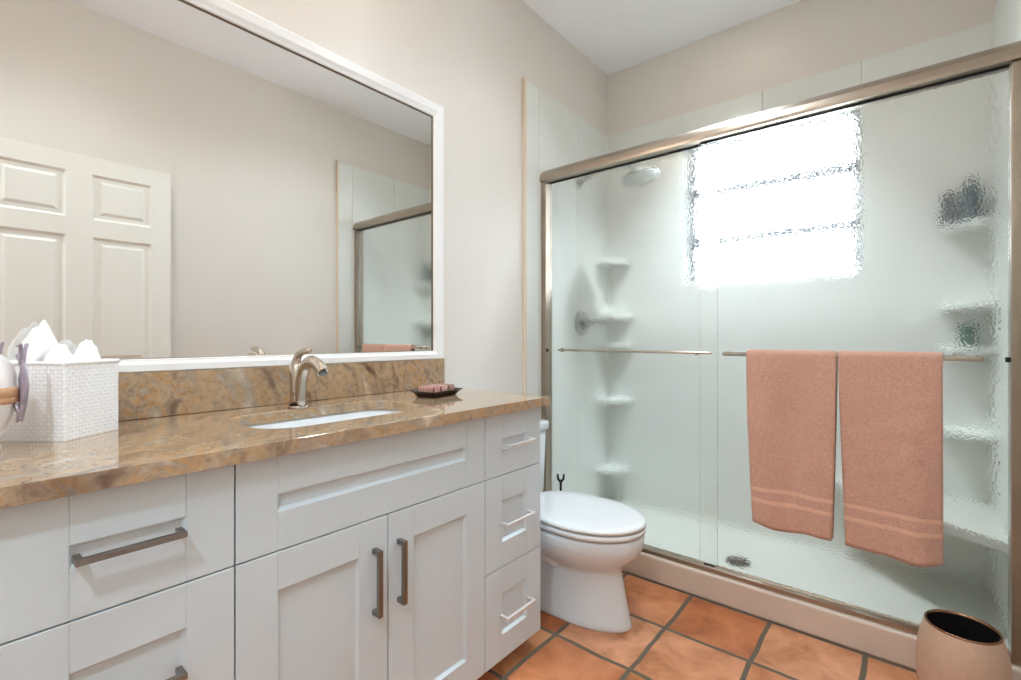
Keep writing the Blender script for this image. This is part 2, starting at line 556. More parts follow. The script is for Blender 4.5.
# light bar above the mirror (above the frame of the photo)
vl = thing('vanity_light', 'brushed nickel light bar with three white globes high above the mirror', 'light', (XW, 0.55, 2.56))
b = B(); box(b, (0.001, -0.32, -0.035), (0.025, 0.32, 0.035), 0.006)
obj('back_plate', b, 'nickel', vl)
for k in (-1, 0, 1):
    b = B(); tube(b, [(0.024, k * 0.23, 0), (0.06, k * 0.23, 0), (0.06, k * 0.23, 0), (0.085, k * 0.23, 0)], [0.012, 0.012, 0.03, 0.034], 18)
    a_ = obj('arm', b, 'nickel', vl)
    b = B(); lathe(b, [(0.001, -0.06), (0.023, -0.055), (0.042, -0.043), (0.055, -0.024), (0.06, 0), (0.055, 0.024), (0.042, 0.043), (0.023, 0.055), (0.001, 0.06)], (0.138, k * 0.23, 0), 28)
    obj('globe', b, 'globe_glow', a_)

# ------------------------------------------------------------------ vanity cabinets
CF = -0.998          # face of the fronts
FT = 0.02            # front thickness
ZT = 0.860           # top of the carcass / underside of the stone


def front(y0, y1, z0, z1, rail=0.08):
    """shaker front: two stiles, two rails, recessed field"""
    b = B()
    g = 0.0015
    y0 += g; y1 -= g; z0 += g; z1 -= g
    x0, x1 = CF - FT, CF
    box(b, (x0, y0, z0), (x1, y0 + rail, z1), 0.0012); box(b, (x0, y1 - rail, z0), (x1, y1, z1), 0.0012)
    box(b, (x0, y0 + rail, z0), (x1, y1 - rail, z0 + rail), 0.0012); box(b, (x0, y0 + rail, z1 - rail), (x1, y1 - rail, z1), 0.0012)
    ya, yb, za, zb = y0 + rail, y1 - rail, z0 + rail, z1 - rail

    def ring(ins, x):
        return [(x, ya + ins, za + ins), (x, yb - ins, za + ins), (x, yb - ins, zb - ins), (x, ya + ins, zb - ins)]
    loft(b, [ring(-0.001, x1 - 0.002), ring(0.006, x1 - 0.009)], False, True, False)
    return b


def pull(c, length, vertical=False, sec=0.010, reach=0.03):
    """square-section bar pull standing off on two posts"""
    b = B()
    x0 = CF; h = length / 2; s = sec / 2
    if vertical:
        box(b, (x0 + reach - sec, c[0] - s, c[1] - h), (x0 + reach, c[0] + s, c[1] + h), 0.0012)
        for q in (-1, 1):
            z = c[1] + q * (h - s)
            box(b, (x0, c[0] - s, z - s), (x0 + reach - sec + 0.001, c[0] + s, z + s), 0.0012)
    else:
        box(b, (x0 + reach - sec, c[0] - h, c[1] - s), (x0 + reach, c[0] + h, c[1] + s), 0.0012)
        for q in (-1, 1):
            y = c[0] + q * (h - s)
            box(b, (x0, y - s, c[1] - s), (x0 + reach - sec + 0.001, y + s, c[1] + s), 0.0012)
    return b


def carcass(y0, y1, root, partition=False):
    b = B()
    x0, x1 = XW + 0.004, CF - FT - 0.001
    t = 0.016
    g = 0.0008
    y0 += g; y1 -= g
    box(b, (x0, y0, 0.072), (x1, y0 + t, ZT)); box(b, (x0, y1 - t, 0.072), (x1, y1, ZT))
    box(b, (x0, y0 + t, 0.072), (x0 + 0.006, y1 - t, ZT)); box(b, (x0 + 0.006, y0 + t, 0.072), (x1, y1 - t, 0.072 + t))
    box(b, (x1 - 0.02, y0 + t, ZT - 0.03), (x1, y1 - t, ZT))
    obj('carcass', b, 'paint_cabinet', root)
    b = B(); box(b, (x0, y0 + 0.004, 0.0), (x1 - 0.055, y1 - 0.004, 0.072))
    obj('toe_kick', b, 'toe_kick_paint', root)


ZD = (0.067, 0.364, 0.659, 0.8585)
Y = (0.050, 0.369, 1.078, 1.368)
cb = thing('drawer_cabinet', 'white shaker three-drawer cabinet under the basket, wide dark bar pulls', 'cabinet', (0, 0, 0), 0, 'vanity drawer cabinets')
carcass(Y[0], Y[1], cb)
for k in range(3):
    d = obj('drawer', front(Y[0], Y[1], ZD[k], ZD[k + 1]), 'paint_cabinet', cb)
    zc = (ZD[k] + ZD[k + 1]) / 2
    obj('drawer_pull', pull((0.2075, zc - 0.002), 0.147, False, 0.0105, 0.032), 'pull_metal', d)
sc_ = thing('sink_cabinet', 'white shaker two-door cabinet under the sink with upright pulls', 'cabinet', (0, 0, 0))
carcass(Y[1], Y[2], sc_)
obj('false_front', front(Y[1], Y[2], ZD[2], ZD[3]), 'paint_cabinet', sc_)
ym = 0.7215
d = obj('door', front(Y[1], ym, ZD[0], ZD[2]), 'paint_cabinet', sc_)
obj('door_pull', pull((0.681, 0.508), 0.16, True, 0.012, 0.03), 'pull_metal', d)
d = obj('door', front(ym, Y[2], ZD[0], ZD[2]), 'paint_cabinet', sc_)
obj('door_pull', pull((0.754, 0.508), 0.16, True, 0.012, 0.03), 'pull_metal', d)
cb = thing('drawer_cabinet', 'white shaker three-drawer cabinet beside the toilet, narrow shiny pulls', 'cabinet', (0, 0, 0), 0, 'vanity drawer cabinets')
carcass(Y[2], Y[3], cb)
for k in range(3):
    d = obj('drawer', front(Y[2], Y[3], ZD[k], ZD[k + 1]), 'paint_cabinet', cb)
    zc = (ZD[k] + ZD[k + 1]) / 2
    obj('drawer_pull', pull((1.222, zc - 0.005), 0.148, False, 0.010, 0.034), 'bright_metal', d)

# ------------------------------------------------------------------ countertop with sink hole, backsplash
CZ = 0.891
CX0, CX1, CY0, CY1 = XW + 0.002, -0.972, 0.0, 1.388
SKX, SKY, SKHX, SKHY, SKR = -1.235, 0.715, 0.140, 0.245, 0.09


def fill_between(bm, outer, inner):
    es = []
    for lp in (outer, inner):
        for i in range(len(lp)):
            a, c = lp[i], lp[(i + 1) % len(lp)]
            e = bm.edges.get((a, c)) or bm.edges.new((a, c))
            es.append(e)
    bmesh.ops.triangle_fill(bm, edges=es, use_beauty=True)


b = B()


def vloop(pts):
    return [b.verts.new(p) for p in pts]


def strip(a, c):
    n = len(a)
    for i in range(n):
        j = (i + 1) % n
        b.faces.new((a[i], a[j], c[j], c[i]))


def orect(ins, z):
    return [(CX0 + ins, CY0 + ins, z), (CX1 - ins, CY0 + ins, z), (CX1 - ins, CY1 - ins, z), (CX0 + ins, CY1 - ins, z)]


e = 0.0004
o_top, o_mid, o_low, o_bot = vloop(orect(e, CZ)), vloop(orect(0, CZ - e)), vloop(orect(0, ZT + 0.001 + e)), vloop(orect(e, ZT + 0.001))
h_top = vloop(rrect(SKX, SKY, SKHX + 0.003, SKHY + 0.003, SKR, CZ)); h_mid = vloop(rrect(SKX, SKY, SKHX, SKHY, SKR, CZ - 0.003)); h_bot = vloop(rrect(SKX, SKY, SKHX, SKHY, SKR, ZT + 0.001))
fill_between(b, o_top, h_top)
strip(o_top, o_mid); strip(o_mid, o_low); strip(o_low, o_bot)
strip(h_top, h_mid); strip(h_mid, h_bot)
fill_between(b, o_bot, h_bot)
tag(obj('countertop', b, 'granite'), 'polished brown and gold granite worktop with an oval-cornered sink cutout', 'countertop')
b = B(); box(b, (XW + 0.002, CY0, CZ + 0.0005), (XW + 0.022, 1.378, 1.010), 0.002)
tag(obj('backsplash', b, 'granite'), 'low brown granite backsplash strip under the mirror', 'backsplash')

# sink
sk = thing('sink', 'white undermount sink basin set into the granite worktop', 'sink', (SKX, SKY, 0.712))
b = B()
loops = []
for (g, z, r) in ((0.022, 0.1475, .10), (0.004, 0.1475, .09), (0.003, 0.142, .09), (-0.004, 0.10, .085), (-0.012, 0.05, .08), (-0.03, 0.024, .07), (-0.07, 0.012, .055), (-0.115, 0.008, .02)):
    loops.append(rrect(0, 0, SKHX + g, SKHY + g, r, z))
loops2 = [rrect(0, 0, SKHX + 0.022, SKHY + 0.022, .10, 0.138), rrect(0, 0, SKHX + 0.012, SKHY + 0.012, .10, 0.135), rrect(0, 0, SKHX, SKHY, .09, 0.04), rrect(0, 0, SKHX - 0.05, SKHY - 0.05, .07, 0.0)]
loft(b, list(reversed(loops2)) + loops, True, True)
obj('basin', b, 'seat_plastic', sk)
b = B(); lathe(b, [(0.022, 0.009), (0.022, 0.0115), (0.016, 0.0125), (0.001, 0.0115)], n=24)
obj('drain_stopper', b, 'nickel', sk)

# faucet
fa = thing('faucet', 'brushed nickel single-lever faucet arching over the sink', 'faucet', (-1.395, 0.690, CZ))
b = B()
lathe(b, [(0.001, 0.001), (0.029, 0.001), (0.029, 0.005), (0.026, 0.008)], n=32)
tube(b, [(-0.004, 0, 0.004), (-0.006, 0, 0.05), (-0.009, 0, 0.095), (-0.012, 0, 0.125), (-0.012, 0, 0.133)], [0.0235, 0.0215, 0.0205, 0.021, 0.016], 24)
obj('body', b, 'nickel', fa)
b = B()
tube(b, bez((0.010, 0, 0.006), (0.012, 0, 0.095), (0.03, 0, 0.142), (0.085, 0, 0.139), 14) + bez((0.085, 0, 0.139), (0.110, 0, 0.137), (0.128, 0, 0.126), (0.140, 0, 0.111), 8)[1:],
     [0.019] * 6 + [0.0175] * 9 + [0.0165] * 8, 20, (1.0, 0.82))
obj('spout', b, 'nickel', fa)
b = B(); tube(b, [(0.1385, 0, 0.1130), (0.1435, 0, 0.1055)], [0.0125, 0.0125], 18, (1, 0.8))
obj('aerator', b, 'drain_metal', fa)
b = B()
tube(b, bez((-0.014, 0, 0.118), (-0.016, 0, 0.155), (0.010, 0, 0.172), (0.074, 0, 0.171), 12), [0.0205, 0.0195, 0.018, 0.016, 0.0145, 0.013, 0.012, 0.011, 0.010, 0.0095, 0.009, 0.009, 0.006], 18, (1.0, 0.7))
obj('lever', b, 'nickel', fa)

# mirror
mi = thing('wall_mirror', 'large rectangular mirror in a white frame above the worktop', 'mirror', (XW, 0, 0))
MY0, MY1, MZ0, MZ1 = 0.02, 1.376, 1.0105, 2.075
fw = 0.058
fwb = 0.036


def mring(a, x):
    # a: 0 outer .. 1 inner
    return [(x, MY0 + fw * a, MZ0 + fwb * a), (x, MY1 - fw * a, MZ0 + fwb * a), (x, MY1 - fw * a, MZ1 - fw * a), (x, MY0 + fw * a, MZ1 - fw * a)]


b = B(); loft(b, [mring(0, 0.001), mring(0, 0.018), mring(0.08, 0.022), mring(0.55, 0.022), mring(0.75, 0.017), mring(0.9, 0.016), mring(0.96, 0.012), mring(0.96, 0.001)], False, False, False)
fr_ = obj('frame', b, 'frame_paint', mi)
b = B(); loft(b, [mring(0.955, 0.003), mring(0.955, 0.0135), mring(1.0, 0.0125), mring(1.0, 0.003)], False, False, False)
obj('inner_bead', b, 'bronze_line', fr_)
b = B(); q = 0.99
box(b, (0.003, MY0 + fw * q, MZ0 + fwb * q), (0.0085, MY1 - fw * q, MZ1 - fw * q))
obj('glass', b, 'mirror_glass', mi)

# ------------------------------------------------------------------ soap tray and soaps
tr_ = thing('soap_tray', 'dark brown flared tray holding wrapped soaps on the granite', 'tray', (-1.300, 1.150, CZ), math.radians(8))
b = B()
hx, hy = 0.050, 0.076
loft(b, [rrect(0, 0, hx - 0.012, hy - 0.012, .006, 0.001, 4), rrect(0, 0, hx - 0.004, hy - 0.004, .006, 0.012, 4), rrect(0, 0, hx + 0.008, hy + 0.008, .006, 0.022, 4),
         rrect(0, 0, hx + 0.006, hy + 0.006, .006, 0.023, 4), rrect(0, 0, hx - 0.006, hy - 0.006, .006, 0.012, 4), rrect(0, 0, hx - 0.014, hy - 0.014, .006, 0.006, 4)], True, True, False)
obj('tray_body', b, 'tray_brown', tr_)
for k, (nm, lab) in enumerate((('plaid_pink', 'pink plaid wrapped soap nearest the faucet in the brown tray'), ('plaid_rose', 'pale rose plaid wrapped soap in the middle of the brown tray'), ('plaid_brown', 'brownish plaid wrapped soap nearest the toilet in the brown tray'))):
    b = B(); box(b, (-0.036, -0.020, 0), (0.036, 0.020, 0.030), 0.007, 3)
    o = tag(obj('wrapped_soap', b, nm), lab, 'soap', 'wrapped soaps in the tray')
    off = (k - 1) * 0.0405
    a = math.radians(8)
    o.location = (-1.300 - off * math.sin(a), 1.150 + off * math.cos(a), CZ + 0.0085)
    o.rotation_euler = (0, 0, a)

# ------------------------------------------------------------------ woven basket, its white tissues, the pot
BA = math.radians(38)
bk = thing('woven_basket', 'white woven basket filled with crumpled tissues on the worktop', 'basket', (-1.300, 0.164, CZ), BA)
# local frame: corner at origin, long side along -x, short side along +y
BLX, BLY, BH = 0.155, 0.1275, 0.157


def weave_side(bm, p0, ux, width, nrm):
    cell_ = 0.0072
    nx = max(2, int(width / cell_)); nz = int(BH / cell_)
    sub = 3
    W = nx * sub; Z = nz * sub
    g = []
    for j in range(Z + 1):
        row = []
        for i in range(W + 1):
            u = i / sub; v = j / sub
            s = math.sin(math.pi * u) * math.sin(math.pi * v)
            d = 0.0022 * abs(s) ** 0.7 * (1 if (int(u) + int(v)) % 2 == 0 else 0.55)
            if i in (0, W):
                d = 0
            taper = 0.0
            p = Vector(p0) + Vector(ux) * (width * i / W) + Vector(nrm) * d + Vector((0, 0, BH * j / Z))
            row.append(bm.verts.new(p))
        g.append(row)
    for j in range(Z):
        for i in range(W):
            f = bm.faces.new((g[j][i], g[j][i + 1], g[j + 1][i + 1], g[j + 1][i])); f.smooth = True


b = B()
weave_side(b, (0, 0, 0), (-1, 0, 0), BLX, (0, -1, 0))
weave_side(b, (0, 0, 0), (0, 1, 0), BLY, (1, 0, 0))
weave_side(b, (-BLX, 0, 0), (0, 1, 0), BLY, (-1, 0, 0))
weave_side(b, (0, BLY, 0), (-1, 0, 0), BLX, (0, 1, 0))
# inside and rolled lip
t = 0.006
loft(b, [[(0, 0, BH), (0, BLY, BH), (-BLX, BLY, BH), (-BLX, 0, BH)], [(-t, t, BH), (-t, BLY - t, BH), (-BLX + t, BLY - t, BH), (-BLX + t, t, BH)],
         [(-t, t, 0.006), (-t, BLY - t, 0.006), (-BLX + t, BLY - t, 0.006), (-BLX + t, t, 0.006)]], False, True, False)
loft(b, [[(0, 0, 0), (0, BLY, 0), (-BLX, BLY, 0), (-BLX, 0, 0)], [(-.01, .01, 0.0), (-.01, BLY - .01, 0.0), (-BLX + .01, BLY - .01, 0.0), (-BLX + .01, .01, 0.0)]], False, True, False)
bk_body = obj('basket_body', b, 'basket_white', bk)
b = B()
rim = [(0, 0), (0, BLY), (-BLX, BLY), (-BLX, 0), (0, 0)]
for (p, q) in zip(rim, rim[1:]):
    n = int(math.dist(p, q) / 0.006)
    pts = [(p[0] + (q[0] - p[0]) * i / n, p[1] + (q[1] - p[1]) * i / n, BH) for i in range(n + 1)]
    tube(b, pts, [0.0036 + 0.0008 * (i % 2) for i in range(n + 1)], 8)
obj('rim', b, 'basket_white', bk)


def crumple(seed, rx, ry, peaks, base):
    """crumpled sheet of soft paper: folded surface of sharp ridges"""
    b = B()
    R_, A_ = 9, 34
    rows = []
    top = b.verts.new((0, 0, 0))
    prev = None
    for r in range(1, R_ + 1):
        row = []
        for k in range(A_):
            a = 2 * math.pi * k / A_
            q = r / R_
            x, y = rx * q * math.cos(a), ry * q * math.sin(a)
            z = base * (1 - q ** 5)
            for (px, py, ph, pw) in peaks:
                dd = math.hypot(x - px, y - py)
                z += ph * max(0, 1 - dd / pw)
            nz_ = noise.noise(Vector((x * 55 + seed, y * 55, seed * 1.7)))
            nr = abs(noise.noise(Vector((x * 90, y * 90 + seed, seed))))
            z += (0.018 * nz_ - 0.026 * nr + 0.006) * (1 if q < 0.99 else 0.3)
            s = 1 + 0.18 * noise.noise(Vector((math.cos(a) * 2 + seed, math.sin(a) * 2, q * 3)))
            row.append(b.verts.new((x * s, y * s, z)))
        if prev is None:
            for k in range(A_):
                b.faces.new((top, row[k], row[(k + 1) % A_]))
        else:
            for k in range(A_):
                b.faces.new((prev[k], row[k], row[(k + 1) % A_], prev[(k + 1) % A_]))
        prev = row
    z0 = base + sum(ph * max(0, 1 - math.hypot(px, py) / pw) for (px, py, ph, pw) in peaks)
    top.co.z = z0
    b.faces.new(list(reversed(prev)))
    for f in b.faces:
        f.smooth = True
    return b


R2 = Matrix.Rotation(BA, 3, 'Z')


def bpos(x, y, z):
    p = R2 @ Vector((x, y, z)) + Vector((-1.300, 0.164, CZ))
    return p


for (x, y, z, rx, ry, pk, base, sd, lab) in (
        (-0.112, 0.060, 0.130, 0.031, 0.046, [(0.010, -0.006, 0.050, 0.05), (-0.006, 0.012, 0.040, 0.04)], 0.040, 3.1, 'tall peaked white tissue at the left in the woven basket'),
        (-0.043, 0.036, 0.130, 0.032, 0.026, [(0.006, 0, 0.012, 0.05), (-0.02, 0.004, 0.016, 0.03)], 0.038, 8.7, 'crumpled tissue at the front corner of the woven basket'),
        (-0.042, 0.092, 0.130, 0.031, 0.025, [(0.0, 0.0, 0.012, 0.05), (0.006, .012, 0.016, 0.03), (-0.004, -0.012, 0.012, 0.03)], 0.040, 14.2, 'small crumpled tissue at the back right of the woven basket')):
    o = tag(obj('tissue', crumple(sd, rx, ry, pk, base), 'tissue'), lab, 'tissue', 'white tissues in the basket')
    o.location = bpos(x, y, z); o.rotation_euler = (0, 0, BA)

pt = thing('ceramic_pot', 'rounded white pot with tan band and lilac-grey handle at the basket', 'pot', (-1.287, 0.050, CZ))
b = B()
lathe(b, [(0.001, 0.001), (0.026, 0.001), (0.027, 0.008), (0.024, 0.020), (0.034, 0.042), (0.043, 0.068), (0.047, 0.092), (0.048, 0.112), (0.047, 0.138), (0.041, 0.160), (0.029, 0.177), (0.010, 0.185), (0.001, 0.186)], n=44)
obj('pot_body', b, 'pot_glaze', pt)
b = B()
lathe(b, [(0.0475, 0.088), (0.0505, 0.090), (0.0515, 0.098), (0.0490, 0.100), (0.0520, 0.103), (0.0525, 0.113), (0.0510, 0.117), (0.0475, 0.118)], n=44)
obj('band', b, 'pot_band', pt)
hd = Vector((math.sin(math.radians(12)), math.cos(math.radians(12)), 0))  # handle faces along the wall
hd = Vector((0.42, 0.90, 0)).normalized()
b = B()


def hp(r, z, s=0.0):
    side = Vector((-hd.y, hd.x, 0))
    return hd * r + side * s + Vector((0, 0, z))


tube(b, [hp(0.046, 0.090), hp(0.052, 0.072), hp(0.055, 0.055), hp(0.059, 0.085), hp(0.061, 0.12), hp(0.059, 0.155), hp(0.050, 0.178)], [0.003, 0.005, 0.0045, 0.0065, 0.0075, 0.006, 0.003], 12, (1.1, 0.8))
tube(b, [hp(0.050, 0.052), hp(0.055, 0.085, .006), hp(0.053, 0.13, .010), hp(0.057, 0.17, .006)], [0.002, 0.005, 0.005, 0.002], 10)
for s in (-0.006, 0.006):
    tube(b, bez(hp(0.057, 0.160, s), hp(0.057, 0.188, s), hp(0.062, 0.204, s * 2.0), hp(0.056, 0.192, s * 3.0), 10), [0.003] * 8 + [0.0025, 0.002, 0.001], 8)
obj('handle', b, 'pewter_lilac', pt)

# ------------------------------------------------------------------ toilet
TC = 1.665
to = thing('toilet', 'white toilet with closed lid between the vanity and the shower', 'toilet', (XW, TC, 0))


def egg(xb, xf, hw, z, n=48, pw=2.0, fx=0.55):
    """plan outline: blunt at the back xb, rounded at the front xf"""
    pts = []
    xm = xb + (xf - xb) * fx
    for k in range(n):
        a = 2 * math.pi * k / n
        c, s = math.cos(a), math.sin(a)
        ex = 2.0 / pw
        x = xm + ((xf - xm) * abs(c) ** 1.0 if c > 0 else -(xm - xb) * abs(c) ** 0.7)
        y = hw * (1 if s > 0 else -1) * abs(s) ** (1.0 if c > 0 else 0.75)
        pts.append((x, y, z))
    return pts


b = B()
secs = [(0.16, 0.728, 0.110, 0.0), (0.16, 0.733, 0.112, 0.010), (0.17, 0.728, 0.107, 0.025), (0.18, 0.716, 0.100, 0.08), (0.18, 0.704, 0.097, 0.14), (0.18, 0.694, 0.096, 0.185), (0.18, 0.690, 0.100, 0.210), (0.18, 0.702, 0.122, 0.232), (0.18, 0.736, 0.150, 0.258),
        (0.18, 0.762, 0.170, 0.288), (0.18, 0.774, 0.180, 0.318), (0.18, 0.777, 0.183, 0.345), (0.18, 0.772, 0.180, 0.358)]
loft(b, [egg(*s) for s in secs], True, True)
obj('bowl', b, 'ceramic', to)
# trapway relief on each side
for sgn in (-1, 1):
    b = B()
    y = sgn * 0.085
    tube(b, [(0.46, y, 0.20), (0.40, y * 1.12, 0.25), (0.33, y * 1.15, 0.22), (0.29, y * 1.15, 0.15), (0.30, y * 1.15, 0.08), (0.25, y * 1.1, 0.04), (0.22, y, 0.05)], [0.02, 0.036, 0.042, 0.044, 0.042, 0.036, 0.03], 16)
    obj('trapway', b, 'ceramic', to)
b = B()
loft(b, [egg(0.29, 0.735, 0.145, 0.3605), egg(0.29, 0.735, 0.145, 0.367), egg(0.253, 0.780, 0.187, 0.3675), egg(0.253, 0.780, 0.187, 0.380), egg(0.255, 0.776, 0.184, 0.384)], True, True)
obj('seat', b, 'seat_plastic', to)
b = B()
loft(b, [egg(0.29, 0.735, 0.145, 0.3845), egg(0.29, 0.735, 0.145, 0.3915), egg(0.252, 0.780, 0.187, 0.392), egg(0.252, 0.780, 0.187, 0.401), egg(0.257, 0.774, 0.181, 0.406), egg(0.27, 0.755, 0.168, 0.4095), egg(0.32, 0.66, 0.11, 0.4115)], True, True)
obj('lid', b, 'seat_plastic', to)
for sgn in (-1, 1):
    b = B(); box(b, (0.225, sgn * 0.075 - 0.02, 0.362), (0.262, sgn * 0.075 + 0.02, 0.392), 0.006)
    obj('hinge', b, 'seat_plastic', to)
b = B()
loft(b, [rrect(0.110, 0, 0.085, 0.190, .04, 0.33, 6), rrect(0.108, 0, 0.095, 0.205, .04, 0.38, 6), rrect(0.106, 0, 0.100, 0.215, .035, 0.664, 6)], True, True)
obj('tank', b, 'ceramic', to)
b = B()
loft(b, [rrect(0.108, 0, 0.104, 0.220, .03, 0.664, 6), rrect(0.108, 0, 0.107, 0.223, .03, 0.668, 6), rrect(0.108, 0, 0.107, 0.223, .03, 0.695, 6), rrect(0.108, 0, 0.102, 0.218, .03, 0.702, 6)], True, True)
obj('tank_lid', b, 'ceramic', to)
b = B(); tube(b, [(0.204, -0.16, 0.61), (0.222, -0.16, 0.61), (0.226, -0.15, 0.609), (0.226, -0.09, 0.604)], [0.009, 0.008, 0.006, 0.006], 10)
obj('flush_lever', b, 'bright_metal', to)
b = B(); box(b, (0.18, -0.09, 0.24), (0.30, 0.09, 0.362), 0.02)
obj('bowl_shelf', b, 'ceramic', to)

# toilet brush behind the toilet
br = thing('toilet_brush', 'black forked brush handle standing behind the toilet by the shower', 'brush', (-1.330, 1.992, 0))
b = B(); lathe(b, [(0.001, 0.001), (0.045, 0.001), (0.047, 0.01), (0.040, 0.13), (0.036, 0.135), (0.034, 0.12), (0.001, 0.02)], n=28)
obj('holder', b, 'black_rubber', br)
b = B()
tube(b, [(0, 0, 0.03), (0, 0, 0.37), (0, 0, 0.385)], [0.006, 0.006, 0.009], 10)
for s in (-1, 1):
    tube(b, [(0, 0, 0.380), (s * 0.011, s * 0.008, 0.395), (s * 0.012, s * 0.009, 0.418)], [0.007, 0.006, 0.005], 8)
obj('handle', b, 'black_rubber', br)

# ------------------------------------------------------------------ shower base, seat, shelves, fittings
sb = struct(thing('shower_base', 'cream shower base with raised curb along the tiles', 'shower base', (0, 0, 0)))
CYF, CYB, CH = 2.064, 2.165, 0.110
b = B(); box(b, (XW + TH + 0.001, CYF, 0.0), (XR - TH - 0.001, CYB, CH), 0.008, 3)
obj('curb', b, 'curb_stone', sb)
b = B(); box(b, (XW + TH + 0.001, CYB - 0.02, 0.0), (XR - TH - 0.001, YB - TH - 0.001, 0.045))
obj('shower_floor', b, 'shower_base', sb)
dn = thing('shower_drain', 'round metal drain in the shower floor', 'drain', (-0.612, 2.41, 0.0455))
b = B(); lathe(b, [(0.056, 0), (0.056, 0.003), (0.048, 0.005), (0.046, 0.003), (0.001, 0.003)], n=36)
obj('drain_ring', b, 'drain_metal', dn)
b = B()
for k in range(12):
    a = 2 * math.pi * k / 12
    for r in (0.018, 0.034):
        lathe(b, [(0.005, 0.0032), (0.001, 0.0036)], (r * math.cos(a), r * math.sin(a), 0), 8)
obj('drain_hole', b, 'black_rubber', dn)

b = B()
xr, yr = XR - TH - 0.001, YB - TH - 0.001
tri = [(xr, yr), (-0.33, yr)] + [(-0.33 + (xr + 0.33) * k / 12, yr - (yr - 2.29) * k / 12 - 0.05 * math.sin(math.pi * k / 12)) for k in range(1, 13)]
loft(b, [[(x, y, 0.375) for x, y in tri], [(x, y, 0.405) for x, y in tri], [(x - 0.0, y + 0.0, 0.41) for x, y in tri]], True, True, False)
tag(obj('corner_bench', b, 'shower_base'), 'cream triangular corner bench inside the shower behind the towels', 'bench')


def corner_shelf(z, side, label):
    x = (XW + TH + 0.001) if side < 0 else (XR - TH - 0.001)
    y = YB - TH - 0.001
    b = B()
    r = 0.165
    pts = [(0, 0)] + [(-side * r * math.cos(math.pi / 2 * k / 14), -r * math.sin(math.pi / 2 * k / 14)) for k in range(15)]
    loft(b, [[(px, py, -0.022) for px, py in pts], [(px, py, -0.004) for px, py in pts], [(px * 0.98, py * 0.98, 0.0) for px, py in pts]], True, True, False)
    o = obj('corner_shelf', b, 'shower_panel')
    o.location = (x, y, z)
    return tag(o, label, 'shelf', 'shower corner shelves')


nth = ['topmost', 'second', 'third', 'fourth', 'lowest']
for k, z in enumerate((1.59, 1.24, 1.06, 0.71, 0.27)):
    corner_shelf(z, -1, '%s corner shelf down in the shower corner beside the valve' % nth[k] if 0 < k < 4 else '%s corner shelf in the shower corner beside the valve' % nth[k])
for k, z in enumerate((1.58, 1.24, 1.06, 0.71)):
    corner_shelf(z, 1, ('%s corner shelf in the shower corner above the seat' % ('lowest' if k == 3 else nth[k])))


def bottle(x, y, z, r, h, mat, label, neck=0.35):
    t_ = thing('shampoo_bottle', label, 'bottle', (x, y, z), 0, 'bottles on the shower shelves')
    b = B(); lathe(b, [(0.001, 0.0005), (r * 0.95, 0.0005), (r, 0.005), (r, h * 0.72), (r * 0.85, h * 0.80), (r * neck, h * 0.84), (r * neck, h * 0.86), (0.001, h * 0.861)], n=28)
    obj('bottle_body', b, mat, t_)
    b = B(); lathe(b, [(r * neck * 1.25, h * 0.855), (r * neck * 1.25, h), (0.001, h)], n=20)
    obj('cap', b, 'cap_white' if mat != 'bottle_teal' else 'bottle_dark', t_)


bottle(0.138, 2.785, 1.581, 0.027, 0.165, 'bottle_dark', 'dark bottle on the top shower shelf, farther from the side wall')
bottle(0.205, 2.765, 1.581, 0.029, 0.190, 'bottle_teal', 'dark teal bottle on the top shower shelf against the side wall')
bottle(0.195, 2.770, 1.061, 0.026, 0.120, 'bottle_green', 'small grey-green bottle on the third shower shelf')

sh = thing('rain_shower', 'round rain shower head on a curved arm inside the shower', 'shower head', (XW + TH, 2.47, 2.03))
b = B(); tube(b, [(0.0, 0, 0), (0.008, 0, 0), (0.012, 0, 0)], [0.03, 0.03, 0.012], 20)
obj('flange', b, 'shower_metal', sh)
b = B(); tube(b, bez((0.008, 0, 0), (0.18, 0, 0.075), (0.33, 0, 0.06), (0.385, 0, -0.02), 14), 0.010, 12)
obj('arm', b, 'shower_metal', sh)
b = B()
lathe(b, [(0.001, 0.012), (0.022, 0.010), (0.03, -0.004), (0.10, -0.016), (0.102, -0.026), (0.096, -0.030), (0.001, -0.031)], n=40)
hdp = obj('head_disc', b, 'shower_metal', sh, (0.388, 0, -0.028))
hdp.rotation_euler = (0, math.radians(-10), 0)

va = thing('shower_valve', 'round metal shower valve with lever on the tiled side wall', 'valve', (XW + TH, 2.50, 1.185))
b = B(); tube(b, [(0.0, 0, 0), (0.006, 0, 0), (0.012, 0, 0)], [0.076, 0.076, 0.066], 36)
obj('escutcheon', b, 'shower_metal', va)
b = B(); tube(b, [(0.01, 0, 0), (0.05, 0, 0), (0.062, 0, 0)], [0.028, 0.026, 0.018], 22)
obj('hub', b, 'shower_metal', va)
b = B(); tube(b, [(0.05, 0, 0), (0.10, 0, 0.012), (0.15, 0, 0.012)], [0.012, 0.010, 0.008], 12)
obj('lever', b, 'shower_metal', va)

